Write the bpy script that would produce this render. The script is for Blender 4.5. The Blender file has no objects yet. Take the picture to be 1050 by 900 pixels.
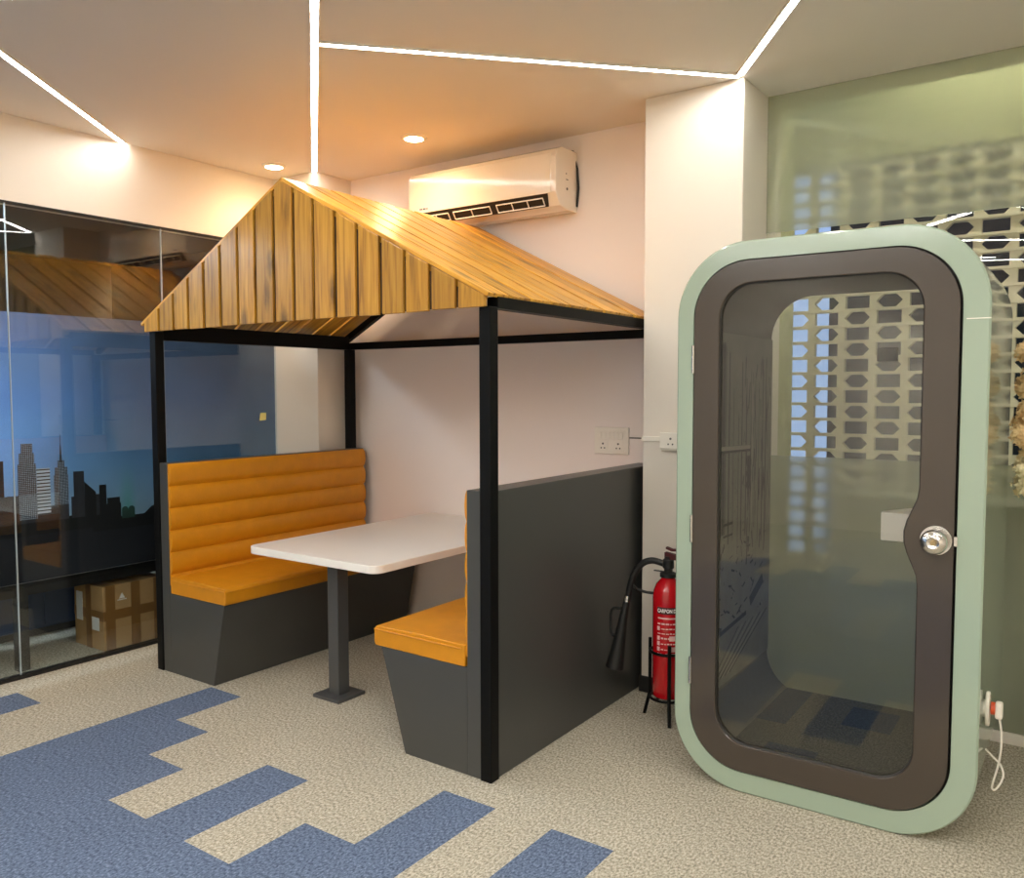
import bpy, bmesh, math, random
from mathutils import Vector, Matrix
random.seed(7)
SC = bpy.context.scene
COL = SC.collection
PI = math.pi

# ------------------------------------------------------------------ materials
def new_mat(name):
    m = bpy.data.materials.new(name); m.use_nodes = True
    nt = m.node_tree
    for n in list(nt.nodes): nt.nodes.remove(n)
    out = nt.nodes.new('ShaderNodeOutputMaterial')
    return m, nt, out

def N(nt, typ, **kw):
    n = nt.nodes.new(typ)
    for k, v in kw.items():
        if k in n.inputs.keys(): n.inputs[k].default_value = v
        else: setattr(n, k, v)
    return n

def L(nt, a, b): nt.links.new(a, b)

def srgb(r, g, b):
    f = lambda c: (c/255/12.92) if c/255 <= 0.04045 else ((c/255+0.055)/1.055)**2.4
    return (f(r), f(g), f(b), 1)

def basic(name, col, rough=0.5, metal=0.0, var=0.06, scale=8.0, bump=0.0, bscale=60.0, coat=0.0, spec=0.5):
    """Principled with a soft noise variation of tone and an optional noise bump."""
    m, nt, out = new_mat(name)
    b = N(nt, 'ShaderNodeBsdfPrincipled'); L(nt, b.outputs[0], out.inputs[0])
    tc = N(nt, 'ShaderNodeTexCoord')
    nz = N(nt, 'ShaderNodeTexNoise'); nz.inputs['Scale'].default_value = scale; nz.inputs['Detail'].default_value = 4
    L(nt, tc.outputs['Object'], nz.inputs['Vector'])
    mx = N(nt, 'ShaderNodeMix', data_type='RGBA')
    mx.inputs[6].default_value = tuple(c*(1-var) for c in col[:3])+(1,)
    mx.inputs[7].default_value = tuple(min(1, c*(1+var)) for c in col[:3])+(1,)
    L(nt, nz.outputs[0], mx.inputs[0]); L(nt, mx.outputs[2], b.inputs['Base Color'])
    b.inputs['Roughness'].default_value = rough; b.inputs['Metallic'].default_value = metal
    b.inputs['Coat Weight'].default_value = coat; b.inputs['Coat Roughness'].default_value = 0.08
    b.inputs['Specular IOR Level'].default_value = spec
    if bump > 0:
        n2 = N(nt, 'ShaderNodeTexNoise'); n2.inputs['Scale'].default_value = bscale; n2.inputs['Detail'].default_value = 3
        L(nt, tc.outputs['Object'], n2.inputs['Vector'])
        bp = N(nt, 'ShaderNodeBump'); bp.inputs['Strength'].default_value = bump; bp.inputs['Distance'].default_value = 0.004
        L(nt, n2.outputs[0], bp.inputs['Height']); L(nt, bp.outputs[0], b.inputs['Normal'])
    return m

def emit(name, col, strength):
    m, nt, out = new_mat(name)
    e = N(nt, 'ShaderNodeEmission'); e.inputs[0].default_value = col; e.inputs[1].default_value = strength
    L(nt, e.outputs[0], out.inputs[0]); return m

def wood(name, axis='Z', rotz=0.0, base=(190, 138, 44), dark=(120, 78, 22), light=(214, 166, 66)):
    """Varnished pine: grain stretched along one axis, knots, each plank its own tone."""
    m, nt, out = new_mat(name)
    b = N(nt, 'ShaderNodeBsdfPrincipled'); L(nt, b.outputs[0], out.inputs[0])
    tc = N(nt, 'ShaderNodeTexCoord'); geo = N(nt, 'ShaderNodeNewGeometry')
    mp0 = N(nt, 'ShaderNodeMapping'); mp0.inputs['Rotation'].default_value = (0, rotz, 0)
    L(nt, tc.outputs['Object'], mp0.inputs['Vector'])
    off = N(nt, 'ShaderNodeVectorMath', operation='SCALE'); off.inputs[0].default_value = (13.1, 7.7, 19.3)
    L(nt, geo.outputs['Random Per Island'], off.inputs['Scale'])
    add = N(nt, 'ShaderNodeVectorMath', operation='ADD'); L(nt, mp0.outputs[0], add.inputs[0]); L(nt, off.outputs[0], add.inputs[1])
    mp = N(nt, 'ShaderNodeMapping')
    mp.inputs['Scale'].default_value = (22, 22, 1.3) if axis == 'Z' else (1.3, 22, 22)
    L(nt, add.outputs[0], mp.inputs['Vector'])
    nz = N(nt, 'ShaderNodeTexNoise'); nz.inputs['Scale'].default_value = 2.2; nz.inputs['Detail'].default_value = 7; nz.inputs['Distortion'].default_value = 0.6
    L(nt, mp.outputs[0], nz.inputs['Vector'])
    cr = N(nt, 'ShaderNodeValToRGB')
    cr.color_ramp.elements[0].position = 0.30; cr.color_ramp.elements[0].color = srgb(*dark)
    cr.color_ramp.elements[1].position = 0.72; cr.color_ramp.elements[1].color = srgb(*light)
    e = cr.color_ramp.elements.new(0.48); e.color = srgb(*base)
    L(nt, nz.outputs[0], cr.inputs[0])
    # knots
    mk = N(nt, 'ShaderNodeMapping'); mk.inputs['Scale'].default_value = (7, 7, 2.6) if axis == 'Z' else (2.6, 7, 7)
    L(nt, add.outputs[0], mk.inputs['Vector'])
    vo = N(nt, 'ShaderNodeTexVoronoi'); vo.inputs['Scale'].default_value = 1.0; L(nt, mk.outputs[0], vo.inputs['Vector'])
    n3 = N(nt, 'ShaderNodeTexNoise'); n3.inputs['Scale'].default_value = 9; L(nt, mk.outputs[0], n3.inputs['Vector'])
    ad = N(nt, 'ShaderNodeMath', operation='MULTIPLY_ADD'); L(nt, n3.outputs[0], ad.inputs[0]); ad.inputs[1].default_value = 0.14; L(nt, vo.outputs['Distance'], ad.inputs[2])
    kr = N(nt, 'ShaderNodeMapRange'); L(nt, ad.outputs[0], kr.inputs[0])
    kr.inputs[1].default_value = 0.15; kr.inputs[2].default_value = 0.33; kr.inputs[3].default_value = 0.30; kr.inputs[4].default_value = 1.0
    mu = N(nt, 'ShaderNodeMix', data_type='RGBA', blend_type='MULTIPLY'); mu.inputs[0].default_value = 0.85
    L(nt, cr.outputs[0], mu.inputs[6]); L(nt, kr.outputs[0], mu.inputs[7])
    hs = N(nt, 'ShaderNodeHueSaturation'); L(nt, mu.outputs[2], hs.inputs['Color'])
    vr = N(nt, 'ShaderNodeMapRange'); L(nt, geo.outputs['Random Per Island'], vr.inputs[0]); vr.inputs[3].default_value = 0.82; vr.inputs[4].default_value = 1.14
    L(nt, vr.outputs[0], hs.inputs['Value'])
    L(nt, hs.outputs[0], b.inputs['Base Color'])
    b.inputs['Roughness'].default_value = 0.42; b.inputs['Coat Weight'].default_value = 0.12; b.inputs['Coat Roughness'].default_value = 0.2
    bp = N(nt, 'ShaderNodeBump'); bp.inputs['Strength'].default_value = 0.15; bp.inputs['Distance'].default_value = 0.003
    L(nt, nz.outputs[0], bp.inputs['Height']); L(nt, bp.outputs[0], b.inputs['Normal'])
    return m

def carpet(name, c1, c2, c3):
    m, nt, out = new_mat(name)
    b = N(nt, 'ShaderNodeBsdfPrincipled'); L(nt, b.outputs[0], out.inputs[0])
    tc = N(nt, 'ShaderNodeTexCoord')
    n1 = N(nt, 'ShaderNodeTexNoise'); n1.inputs['Scale'].default_value = 120; n1.inputs['Detail'].default_value = 3; n1.inputs['Roughness'].default_value = 0.65
    n2 = N(nt, 'ShaderNodeTexNoise'); n2.inputs['Scale'].default_value = 2.2; n2.inputs['Detail'].default_value = 3
    mpc = N(nt, 'ShaderNodeMapping'); mpc.inputs['Scale'].default_value = (1.0, 0.6, 1.0)
    L(nt, tc.outputs['Object'], mpc.inputs['Vector'])
    L(nt, mpc.outputs[0], n1.inputs['Vector']); L(nt, tc.outputs['Object'], n2.inputs['Vector'])
    cr = N(nt, 'ShaderNodeValToRGB')
    cr.color_ramp.elements[0].position = 0.36; cr.color_ramp.elements[0].color = c1
    cr.color_ramp.elements[1].position = 0.66; cr.color_ramp.elements[1].color = c3
    e = cr.color_ramp.elements.new(0.5); e.color = c2
    L(nt, n1.outputs[0], cr.inputs[0])
    mr = N(nt, 'ShaderNodeMapRange'); L(nt, n2.outputs[0], mr.inputs[0]); mr.inputs[3].default_value = 0.88; mr.inputs[4].default_value = 1.1
    hs = N(nt, 'ShaderNodeHueSaturation'); L(nt, cr.outputs[0], hs.inputs['Color']); L(nt, mr.outputs[0], hs.inputs['Value'])
    L(nt, hs.outputs[0], b.inputs['Base Color']); b.inputs['Roughness'].default_value = 0.95
    b.inputs['Specular IOR Level'].default_value = 0.15
    bp = N(nt, 'ShaderNodeBump'); bp.inputs['Strength'].default_value = 0.6; bp.inputs['Distance'].default_value = 0.004
    L(nt, n1.outputs[0], bp.inputs['Height']); L(nt, bp.outputs[0], b.inputs['Normal'])
    return m

def schlick(nt, ior, boost=1.0):
    """Fresnel reflectance that is the same from either side of a face."""
    f0 = ((ior-1)/(ior+1))**2*boost
    g = N(nt, 'ShaderNodeNewGeometry'); d = N(nt, 'ShaderNodeVectorMath', operation='DOT_PRODUCT')
    L(nt, g.outputs['Incoming'], d.inputs[0]); L(nt, g.outputs['Normal'], d.inputs[1])
    a = N(nt, 'ShaderNodeMath', operation='ABSOLUTE'); L(nt, d.outputs['Value'], a.inputs[0])
    i = N(nt, 'ShaderNodeMath', operation='SUBTRACT', use_clamp=True); i.inputs[0].default_value = 1.0; L(nt, a.outputs[0], i.inputs[1])
    p = N(nt, 'ShaderNodeMath', operation='POWER'); L(nt, i.outputs[0], p.inputs[0]); p.inputs[1].default_value = 5.0
    m = N(nt, 'ShaderNodeMath', operation='MULTIPLY_ADD', use_clamp=True); L(nt, p.outputs[0], m.inputs[0]); m.inputs[1].default_value = 1-f0; m.inputs[2].default_value = f0
    return m

def pane_glass(name, tint, ior=1.5, boost=1.0):
    """Clear architectural glass: tinted see-through plus a Fresnel mirror."""
    m, nt, out = new_mat(name)
    t = N(nt, 'ShaderNodeBsdfTransparent'); t.inputs[0].default_value = tint
    g = N(nt, 'ShaderNodeBsdfGlossy'); g.inputs['Roughness'].default_value = 0.0; g.inputs[0].default_value = (1, 1, 1, 1)
    mu = schlick(nt, ior, boost)
    mx = N(nt, 'ShaderNodeMixShader'); L(nt, mu.outputs[0], mx.inputs[0]); L(nt, t.outputs[0], mx.inputs[1]); L(nt, g.outputs[0], mx.inputs[2])
    L(nt, mx.outputs[0], out.inputs[0]); return m

def frosted(name, tint, body, rough=0.32, mixf=0.35):
    """Etched film: blurred view through, plus a milky body of its own."""
    m, nt, out = new_mat(name)
    r = N(nt, 'ShaderNodeBsdfRefraction'); r.inputs[0].default_value = tint; r.inputs['Roughness'].default_value = rough; r.inputs['IOR'].default_value = 1.3
    d = N(nt, 'ShaderNodeBsdfDiffuse')
    tc = N(nt, 'ShaderNodeTexCoord'); nz = N(nt, 'ShaderNodeTexNoise'); nz.inputs['Scale'].default_value = 1.3; nz.inputs['Detail'].default_value = 6
    mp = N(nt, 'ShaderNodeMapping'); mp.inputs['Scale'].default_value = (0.8, 1, 4); L(nt, tc.outputs['Object'], mp.inputs[0]); L(nt, mp.outputs[0], nz.inputs['Vector'])
    mc = N(nt, 'ShaderNodeMix', data_type='RGBA'); mc.inputs[6].default_value = tuple(c*0.8 for c in body[:3])+(1,); mc.inputs[7].default_value = tuple(c*1.2 for c in body[:3])+(1,)
    L(nt, nz.outputs[0], mc.inputs[0]); L(nt, mc.outputs[2], d.inputs[0])
    tl = N(nt, 'ShaderNodeBsdfTranslucent'); tl.inputs[0].default_value = body
    a = N(nt, 'ShaderNodeMixShader'); a.inputs[0].default_value = 0.4; L(nt, d.outputs[0], a.inputs[1]); L(nt, tl.outputs[0], a.inputs[2])
    mx = N(nt, 'ShaderNodeMixShader'); mx.inputs[0].default_value = mixf
    L(nt, r.outputs[0], mx.inputs[1]); L(nt, a.outputs[0], mx.inputs[2])
    gl = N(nt, 'ShaderNodeBsdfGlossy'); gl.inputs['Roughness'].default_value = 0.5
    fr = schlick(nt, 1.25)
    m2 = N(nt, 'ShaderNodeMixShader'); L(nt, fr.outputs[0], m2.inputs[0]); L(nt, mx.outputs[0], m2.inputs[1]); L(nt, gl.outputs[0], m2.inputs[2])
    L(nt, m2.outputs[0], out.inputs[0]); return m

def film_sky(name):
    """Printed night-sky film: blue paling towards the horizon, a green beam of light in the artwork."""
    m, nt, out = new_mat(name)
    tc = N(nt, 'ShaderNodeTexCoord'); sp = N(nt, 'ShaderNodeSeparateXYZ'); L(nt, tc.outputs['Object'], sp.inputs[0])
    mr = N(nt, 'ShaderNodeMapRange'); L(nt, sp.outputs['Z'], mr.inputs[0]); mr.inputs[1].default_value = 0.85; mr.inputs[2].default_value = 2.03
    cr = N(nt, 'ShaderNodeValToRGB')
    cr.color_ramp.elements[0].position = 0.0; cr.color_ramp.elements[0].color = srgb(176, 204, 232)
    cr.color_ramp.elements[1].position = 1.0; cr.color_ramp.elements[1].color = srgb(112, 128, 164)
    e = cr.color_ramp.elements.new(0.25); e.color = srgb(140, 184, 236)
    e = cr.color_ramp.elements.new(0.6); e.color = srgb(116, 152, 212)
    L(nt, mr.outputs[0], cr.inputs[0])
    # backlight falloff painted into the film: darker and greyer towards the right
    my = N(nt, 'ShaderNodeMapRange', interpolation_type='SMOOTHSTEP'); L(nt, sp.outputs['Y'], my.inputs[0]); my.inputs[1].default_value = -0.75; my.inputs[2].default_value = 0.1
    gr = N(nt, 'ShaderNodeMix', data_type='RGBA', blend_type='MULTIPLY'); L(nt, my.outputs[0], gr.inputs[0])
    L(nt, cr.outputs[0], gr.inputs[6]); gr.inputs[7].default_value = (0.55, 0.56, 0.50, 1)
    nz = N(nt, 'ShaderNodeTexNoise'); nz.inputs['Scale'].default_value = 2.5; nz.inputs['Detail'].default_value = 5; L(nt, tc.outputs['Object'], nz.inputs['Vector'])
    nm = N(nt, 'ShaderNodeMapRange'); L(nt, nz.outputs[0], nm.inputs[0]); nm.inputs[1].default_value = 0.3; nm.inputs[2].default_value = 0.7; nm.inputs[3].default_value = 0.85; nm.inputs[4].default_value = 1.12
    hs = N(nt, 'ShaderNodeHueSaturation'); L(nt, gr.outputs[2], hs.inputs['Color']); L(nt, nm.outputs[0], hs.inputs['Value'])
    # green beam
    a = N(nt, 'ShaderNodeMath', operation='SUBTRACT'); L(nt, sp.outputs['Y'], a.inputs[0]); a.inputs[1].default_value = 0.125
    ab = N(nt, 'ShaderNodeMath', operation='ABSOLUTE'); L(nt, a.outputs[0], ab.inputs[0])
    b1 = N(nt, 'ShaderNodeMapRange', interpolation_type='SMOOTHSTEP'); L(nt, ab.outputs[0], b1.inputs[0]); b1.inputs[1].default_value = 0.0; b1.inputs[2].default_value = 0.07; b1.inputs[3].default_value = 1; b1.inputs[4].default_value = 0
    b2 = N(nt, 'ShaderNodeMapRange', interpolation_type='SMOOTHSTEP'); L(nt, sp.outputs['Z'], b2.inputs[0]); b2.inputs[1].default_value = 0.85; b2.inputs[2].default_value = 1.2; b2.inputs[3].default_value = 0.8; b2.inputs[4].default_value = 0
    bm_ = N(nt, 'ShaderNodeMath', operation='MULTIPLY'); L(nt, b1.outputs[0], bm_.inputs[0]); L(nt, b2.outputs[0], bm_.inputs[1])
    mg = N(nt, 'ShaderNodeMix', data_type='RGBA'); L(nt, bm_.outputs[0], mg.inputs[0]); L(nt, hs.outputs[0], mg.inputs[6]); mg.inputs[7].default_value = srgb(96, 158, 146)
    d = N(nt, 'ShaderNodeBsdfDiffuse'); L(nt, mg.outputs[2], d.inputs[0])
    t = N(nt, 'ShaderNodeBsdfTranslucent'); L(nt, mg.outputs[2], t.inputs[0])
    mx = N(nt, 'ShaderNodeMixShader'); mx.inputs[0].default_value = 0.55; L(nt, d.outputs[0], mx.inputs[1]); L(nt, t.outputs[0], mx.inputs[2])
    L(nt, mx.outputs[0], out.inputs[0]); return m

def film_tower(name, c1, c2, sx=60.0, bw=0.5, rh=0.5):
    """Printed tower: grid of window lines."""
    m, nt, out = new_mat(name)
    b = N(nt, 'ShaderNodeBsdfDiffuse'); L(nt, b.outputs[0], out.inputs[0])
    tc = N(nt, 'ShaderNodeTexCoord'); sp = N(nt, 'ShaderNodeSeparateXYZ'); L(nt, tc.outputs['Object'], sp.inputs[0])
    cb = N(nt, 'ShaderNodeCombineXYZ'); L(nt, sp.outputs['Y'], cb.inputs[0]); L(nt, sp.outputs['Z'], cb.inputs[1])
    br = N(nt, 'ShaderNodeTexBrick'); br.offset = 0.0; br.inputs['Scale'].default_value = sx
    br.inputs['Color1'].default_value = c1; br.inputs['Color2'].default_value = tuple(c*0.75 for c in c1[:3])+(1,); br.inputs['Mortar'].default_value = c2
    br.inputs['Mortar Size'].default_value = 0.09; br.inputs['Brick Width'].default_value = bw; br.inputs['Row Height'].default_value = rh
    L(nt, cb.outputs[0], br.inputs['Vector']); L(nt, br.outputs[0], b.inputs[0]); return m

def textured_wall(name, c1, c2):
    m = basic(name, c1, 0.9, 0, 0.25, 14, 0.9, 45)
    return m

M = {}
M['wall'] = basic('painted_plaster', srgb(230, 221, 208), 0.6, 0, 0.02, 2.0, 0.05, 40)
M['ceil'] = basic('ceiling_paint', srgb(222, 214, 204), 0.8, 0, 0.03, 1.4, 0.05, 50)
M['backwall'] = basic('rear_wall_paint', srgb(238, 228, 222), 0.5, 0, 0.025, 2.0, 0.05, 40)
M['carpet_beige'] = carpet('beige_carpet', srgb(134, 127, 112), srgb(176, 168, 150), srgb(210, 202, 184))
M['carpet_blue'] = carpet('blue_carpet', srgb(70, 82, 102), srgb(96, 110, 134), srgb(126, 140, 164))
M['black_metal'] = basic('black_powder_coat', srgb(11, 11, 11), 0.5, 0, 0.1, 30, 0.05, 200, spec=0.15)
M['grey_metal'] = basic('grey_painted_steel', srgb(74, 74, 74), 0.4, 0.0, 0.05, 20)
M['grey_lam'] = basic('charcoal_laminate', srgb(68, 68, 66), 0.33, 0, 0.05, 5, 0.12, 260)
M['leather'] = basic('mustard_leather', srgb(204, 134, 16), 0.42, 0, 0.14, 14, 0.35, 160)
M['white_lam'] = basic('white_laminate', srgb(236, 230, 222), 0.3, 0, 0.015, 6)
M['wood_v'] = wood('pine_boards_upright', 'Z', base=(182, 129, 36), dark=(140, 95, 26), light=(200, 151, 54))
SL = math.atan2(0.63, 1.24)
M['gap_shade'] = basic('gap_shade_brown', srgb(70, 48, 26), 0.8, 0, 0.2, 10)  # brown for the shade seen between the gable boards
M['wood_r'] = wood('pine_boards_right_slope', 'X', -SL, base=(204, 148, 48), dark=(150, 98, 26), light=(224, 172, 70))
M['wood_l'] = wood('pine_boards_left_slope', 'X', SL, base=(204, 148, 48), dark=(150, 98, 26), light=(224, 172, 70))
M['led'] = emit('led_diffuser_light', (1.0, 0.985, 0.94, 1), 30.0)
M['down'] = emit('downlight_lens', (1.0, 0.72, 0.38, 1), 42.0)
M['white_plastic'] = basic('white_plastic', srgb(238, 232, 220), 0.35, 0, 0.01, 5)
M['ac_white'] = basic('ac_gloss_white', srgb(240, 230, 214), 0.12, 0, 0.01, 4, coat=0.6)
M['dark_plastic'] = basic('dark_plastic', srgb(28, 27, 26), 0.5, 0, 0.05, 20)
M['socket_hole'] = basic('socket_dark', srgb(96, 92, 88), 0.6)
M['pod_green'] = basic('sage_green_laminate', srgb(156, 173, 154), 0.14, 0, 0.03, 4, 0.02, 200, coat=0.5)
M['pod_dark'] = basic('dark_felt', srgb(90, 86, 77), 0.95, 0, 0.12, 40, 0.4, 200)
M['pod_brown'] = basic('brown_laminate', srgb(66, 58, 51), 0.17, 0, 0.05, 6, 0.05, 150, coat=0.35)
M['pod_carpet'] = carpet('shaded_pod_carpet', srgb(44, 44, 40), srgb(64, 63, 57), srgb(84, 82, 74))  # dark tones put the pod's low light into the carpet colours
M['pod_carpet_b'] = carpet('shaded_blue_pod_carpet', srgb(24, 32, 42), srgb(34, 44, 56), srgb(44, 56, 70))
M['pod_glass'] = pane_glass('pod_door_glass', (0.95, 0.955, 0.94, 1), 1.5, 1.0)
M['pod_glass2'] = pane_glass('pod_rear_glass', (0.98, 0.985, 0.975, 1), 1.35, 0.8)
M['graphic'] = basic('printed_grey_board', srgb(104, 100, 90), 0.8, 0, 0.35, 9)
M['ink'] = basic('printed_ink', srgb(26, 25, 23), 0.85)
M['ink2'] = basic('printed_pale_line', srgb(128, 124, 112), 0.85)
M['chrome'] = basic('satin_chrome', (0.75, 0.73, 0.7, 1), 0.22, 1.0, 0.03, 30)
M['brass'] = basic('key_brass', (0.5, 0.38, 0.2, 1), 0.35, 1.0)
M['red'] = basic('red_gloss_paint', srgb(196, 14, 26), 0.2, 0, 0.06, 12, coat=0.5)
M['rubber'] = basic('black_rubber', srgb(22, 22, 21), 0.5, 0, 0.1, 40, 0.1, 120)
M['label_white'] = basic('label_print', srgb(240, 190, 188), 0.5)
M['text_white'] = basic('label_text_white', srgb(248, 240, 236), 0.5)
M['label_dark'] = basic('label_dark_red', srgb(74, 10, 14), 0.5)
M['orange'] = basic('orange_plastic', srgb(196, 74, 30), 0.4)
M['frame_dark'] = basic('dark_aluminium', srgb(30, 29, 28), 0.4, 0.2)
M['seam'] = basic('pane_joint_silicone', srgb(176, 184, 188), 0.35)
M['part_glass'] = pane_glass('partition_glass', (0.90, 0.93, 0.93, 1), 1.5, 1.5)
M['win_glass'] = pane_glass('window_glass', (0.97, 0.98, 0.97, 1), 1.5, 1.0)
M['frost'] = frosted('frosted_film', (0.94, 0.95, 0.90, 1), srgb(212, 216, 198), 0.23, 0.34)
M['sky'] = film_sky('printed_sky_film')
M['t_grid'] = film_tower('printed_tower_grid', srgb(168, 182, 200), srgb(44, 50, 62), 50)
M['t_grid2'] = film_tower('printed_tower_fine', srgb(150, 164, 182), srgb(40, 46, 58), 58)
M['t_stripe'] = film_tower('printed_tower_stripes', srgb(210, 222, 236), srgb(38, 40, 48), 26, 40.0, 0.5)
M['t_dark'] = basic('printed_dark_tower', srgb(44, 46, 54), 0.7, 0, 0.3, 20)
M['t_black'] = basic('printed_black_ground', srgb(10, 11, 14), 0.7, 0, 0.4, 12)
M['t_water'] = basic('printed_dark_water', srgb(22, 25, 34), 0.7, 0, 0.5, 5)
M['t_green'] = basic('printed_green_tower', srgb(34, 66, 58), 0.7, 0, 0.3, 20)
M['note'] = basic('yellow_paper', srgb(226, 216, 134), 0.8)
M['cardboard'] = basic('brown_cardboard', srgb(178, 140, 92), 0.85, 0, 0.08, 12)
M['tape'] = basic('brown_packing_tape', srgb(134, 92, 46), 0.4)
M['paper'] = basic('white_paper', srgb(226, 224, 220), 0.8)
M['navy'] = basic('navy_panel', srgb(40, 60, 92), 0.6, 0, 0.08, 20)
M['dark_wall'] = basic('dark_office_wall', srgb(44, 44, 46), 0.8)
M['jali'] = basic('cream_breeze_block', srgb(236, 228, 204), 0.85, 0, 0.07, 9, 0.3, 70)
M['ext_green'] = textured_wall('rough_green_render', srgb(182, 182, 142), srgb(120, 130, 90))
M['ext_dark'] = basic('dark_neighbour_wall', srgb(24, 27, 36), 0.9, 0, 0.2, 3)
M['ext_conc'] = basic('grey_concrete', srgb(140, 146, 136), 0.9, 0, 0.12, 6, 0.2, 40)
M['pale_box'] = basic('pale_painted_metal', srgb(204, 204, 190), 0.6, 0, 0.06, 6)
M['petal'] = basic('cream_petal', srgb(250, 234, 196), 0.8, 0, 0.14, 25)
M['petal2'] = basic('peach_petal', srgb(244, 212, 160), 0.8, 0, 0.16, 25)
M['twig'] = basic('brown_twig', srgb(104, 78, 46), 0.8)
M['ceramic'] = basic('white_ceramic', srgb(226, 222, 214), 0.25)
M['logo'] = basic('blue_grey_print', srgb(70, 76, 108), 0.5)
M['hose'] = basic('grey_foam_sleeve', srgb(52, 52, 50), 0.8)

# ------------------------------------------------------------------ mesh helpers
class MB:
    def __init__(s): s.bm = bmesh.new(); s.mi = 0; s.nm = []
    def m(s, i): s.mi = i; return s
    def face(s, vs):
        try:
            f = s.bm.faces.new(vs); f.material_index = s.mi; return f
        except ValueError: return None
    def v(s, p): return s.bm.verts.new(p)
    def poly(s, pts): return s.face([s.v(p) for p in pts])
    def box(s, x0, x1, y0, y1, z0, z1):
        P = [(x, y, z) for z in (z0, z1) for y in (y0, y1) for x in (x0, x1)]
        V = [s.v(p) for p in P]
        for q in ((0, 2, 3, 1), (4, 5, 7, 6), (0, 1, 5, 4), (2, 6, 7, 3), (0, 4, 6, 2), (1, 3, 7, 5)): s.face([V[i] for i in q])
        return s
    def prism(s, pts, fa, fb, cap=True):
        """Extrude a 2-D outline; fa and fb map (u, w) to 3-D for the two ends."""
        A = [s.v(fa(*p)) for p in pts]; B = [s.v(fb(*p)) for p in pts]; n = len(pts)
        for i in range(n): s.face([A[i], A[(i+1) % n], B[(i+1) % n], B[i]])
        if cap: s.face(A[::-1]); s.face(B)
        return s
    def bridge(s, A, B, close=True):
        n = len(A)
        for i in range(n if close else n-1): s.face([A[i], A[(i+1) % n], B[(i+1) % n], B[i]])
    def loop(s, pts): return [s.v(p) for p in pts]
    def tube(s, path, r, seg=10, cap=True, radii=None):
        path = [Vector(p) for p in path]; rings = []; up = Vector((0, 0, 1)); prev = None
        for i, p in enumerate(path):
            t = (path[min(i+1, len(path)-1)]-path[max(i-1, 0)]).normalized()
            if prev is None:
                a = up if abs(t.z) < 0.9 else Vector((1, 0, 0))
                n = t.cross(a).normalized()
            else:
                n = (prev-t*prev.dot(t)).normalized()
            prev = n; b = t.cross(n); rr = radii[i] if radii else r
            rings.append([s.v(p+n*math.cos(2*PI*k/seg)*rr+b*math.sin(2*PI*k/seg)*rr) for k in range(seg)])
        for a, b in zip(rings, rings[1:]): s.bridge(a, b)
        if cap: s.face(rings[0][::-1]); s.face(rings[-1])
        return s
    def bar(s, a, b, w, h=None, up=(0, 0, 1)):
        """Square bar from a to b, w across and h along up."""
        a, b = Vector(a), Vector(b); h = h or w; t = (b-a).normalized(); u = Vector(up)
        n = t.cross(u).normalized(); u = n.cross(t)
        q = [(-w/2, -h/2), (w/2, -h/2), (w/2, h/2), (-w/2, h/2)]
        return s.prism(q, lambda i, j: a+n*i+u*j, lambda i, j: b+n*i+u*j)
    def lathe(s, prof, c=(0, 0, 0), seg=32, axis='Z'):
        c = Vector(c); rings = []
        for r, z in prof:
            ring = []
            for k in range(seg):
                x, y = max(r, 1e-4)*math.cos(2*PI*k/seg), max(r, 1e-4)*math.sin(2*PI*k/seg)
                p = {'Z': (x, y, z), 'Y': (x, z, y), 'X': (z, x, y)}[axis]
                ring.append(s.v(c+Vector(p)))
            rings.append(ring)
        for a, b in zip(rings, rings[1:]): s.bridge(a, b)
        s.face(rings[0][::-1]); s.face(rings[-1]); return s
    def torus(s, c, R, r, seg=36, sub=8, squash=1.0):
        c = Vector(c); rings = []
        for i in range(seg):
            a = 2*PI*i/seg; ring = []
            for j in range(sub):
                b = 2*PI*j/sub
                ring.append(s.v(c+Vector(((R+r*math.cos(b))*math.cos(a), (R+r*math.cos(b))*math.sin(a), r*squash*math.sin(b)))))
            rings.append(ring)
        for i in range(seg): s.bridge(rings[i], rings[(i+1) % seg])
        return s
    def build(s, name, mats, parent=None, smooth=None, bevel=0, bseg=2, loc=(0, 0, 0), recalc=True):
        if recalc: bmesh.ops.recalc_face_normals(s.bm, faces=s.bm.faces[:])
        me = bpy.data.meshes.new(name); s.bm.to_mesh(me); s.bm.free()
        for m in (mats if isinstance(mats, (list, tuple)) else [mats]): me.materials.append(M[m] if isinstance(m, str) else m)
        if smooth is not None:
            me.polygons.foreach_set('use_smooth', [True]*len(me.polygons)); me.set_sharp_from_angle(angle=math.radians(smooth))
        o = bpy.data.objects.new(name, me); COL.objects.link(o); o.location = loc
        if parent: o.parent = parent
        if bevel:
            b = o.modifiers.new('edge_round', 'BEVEL'); b.width = bevel; b.segments = bseg; b.limit_method = 'ANGLE'; b.angle_limit = math.radians(35)
        return o

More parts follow.
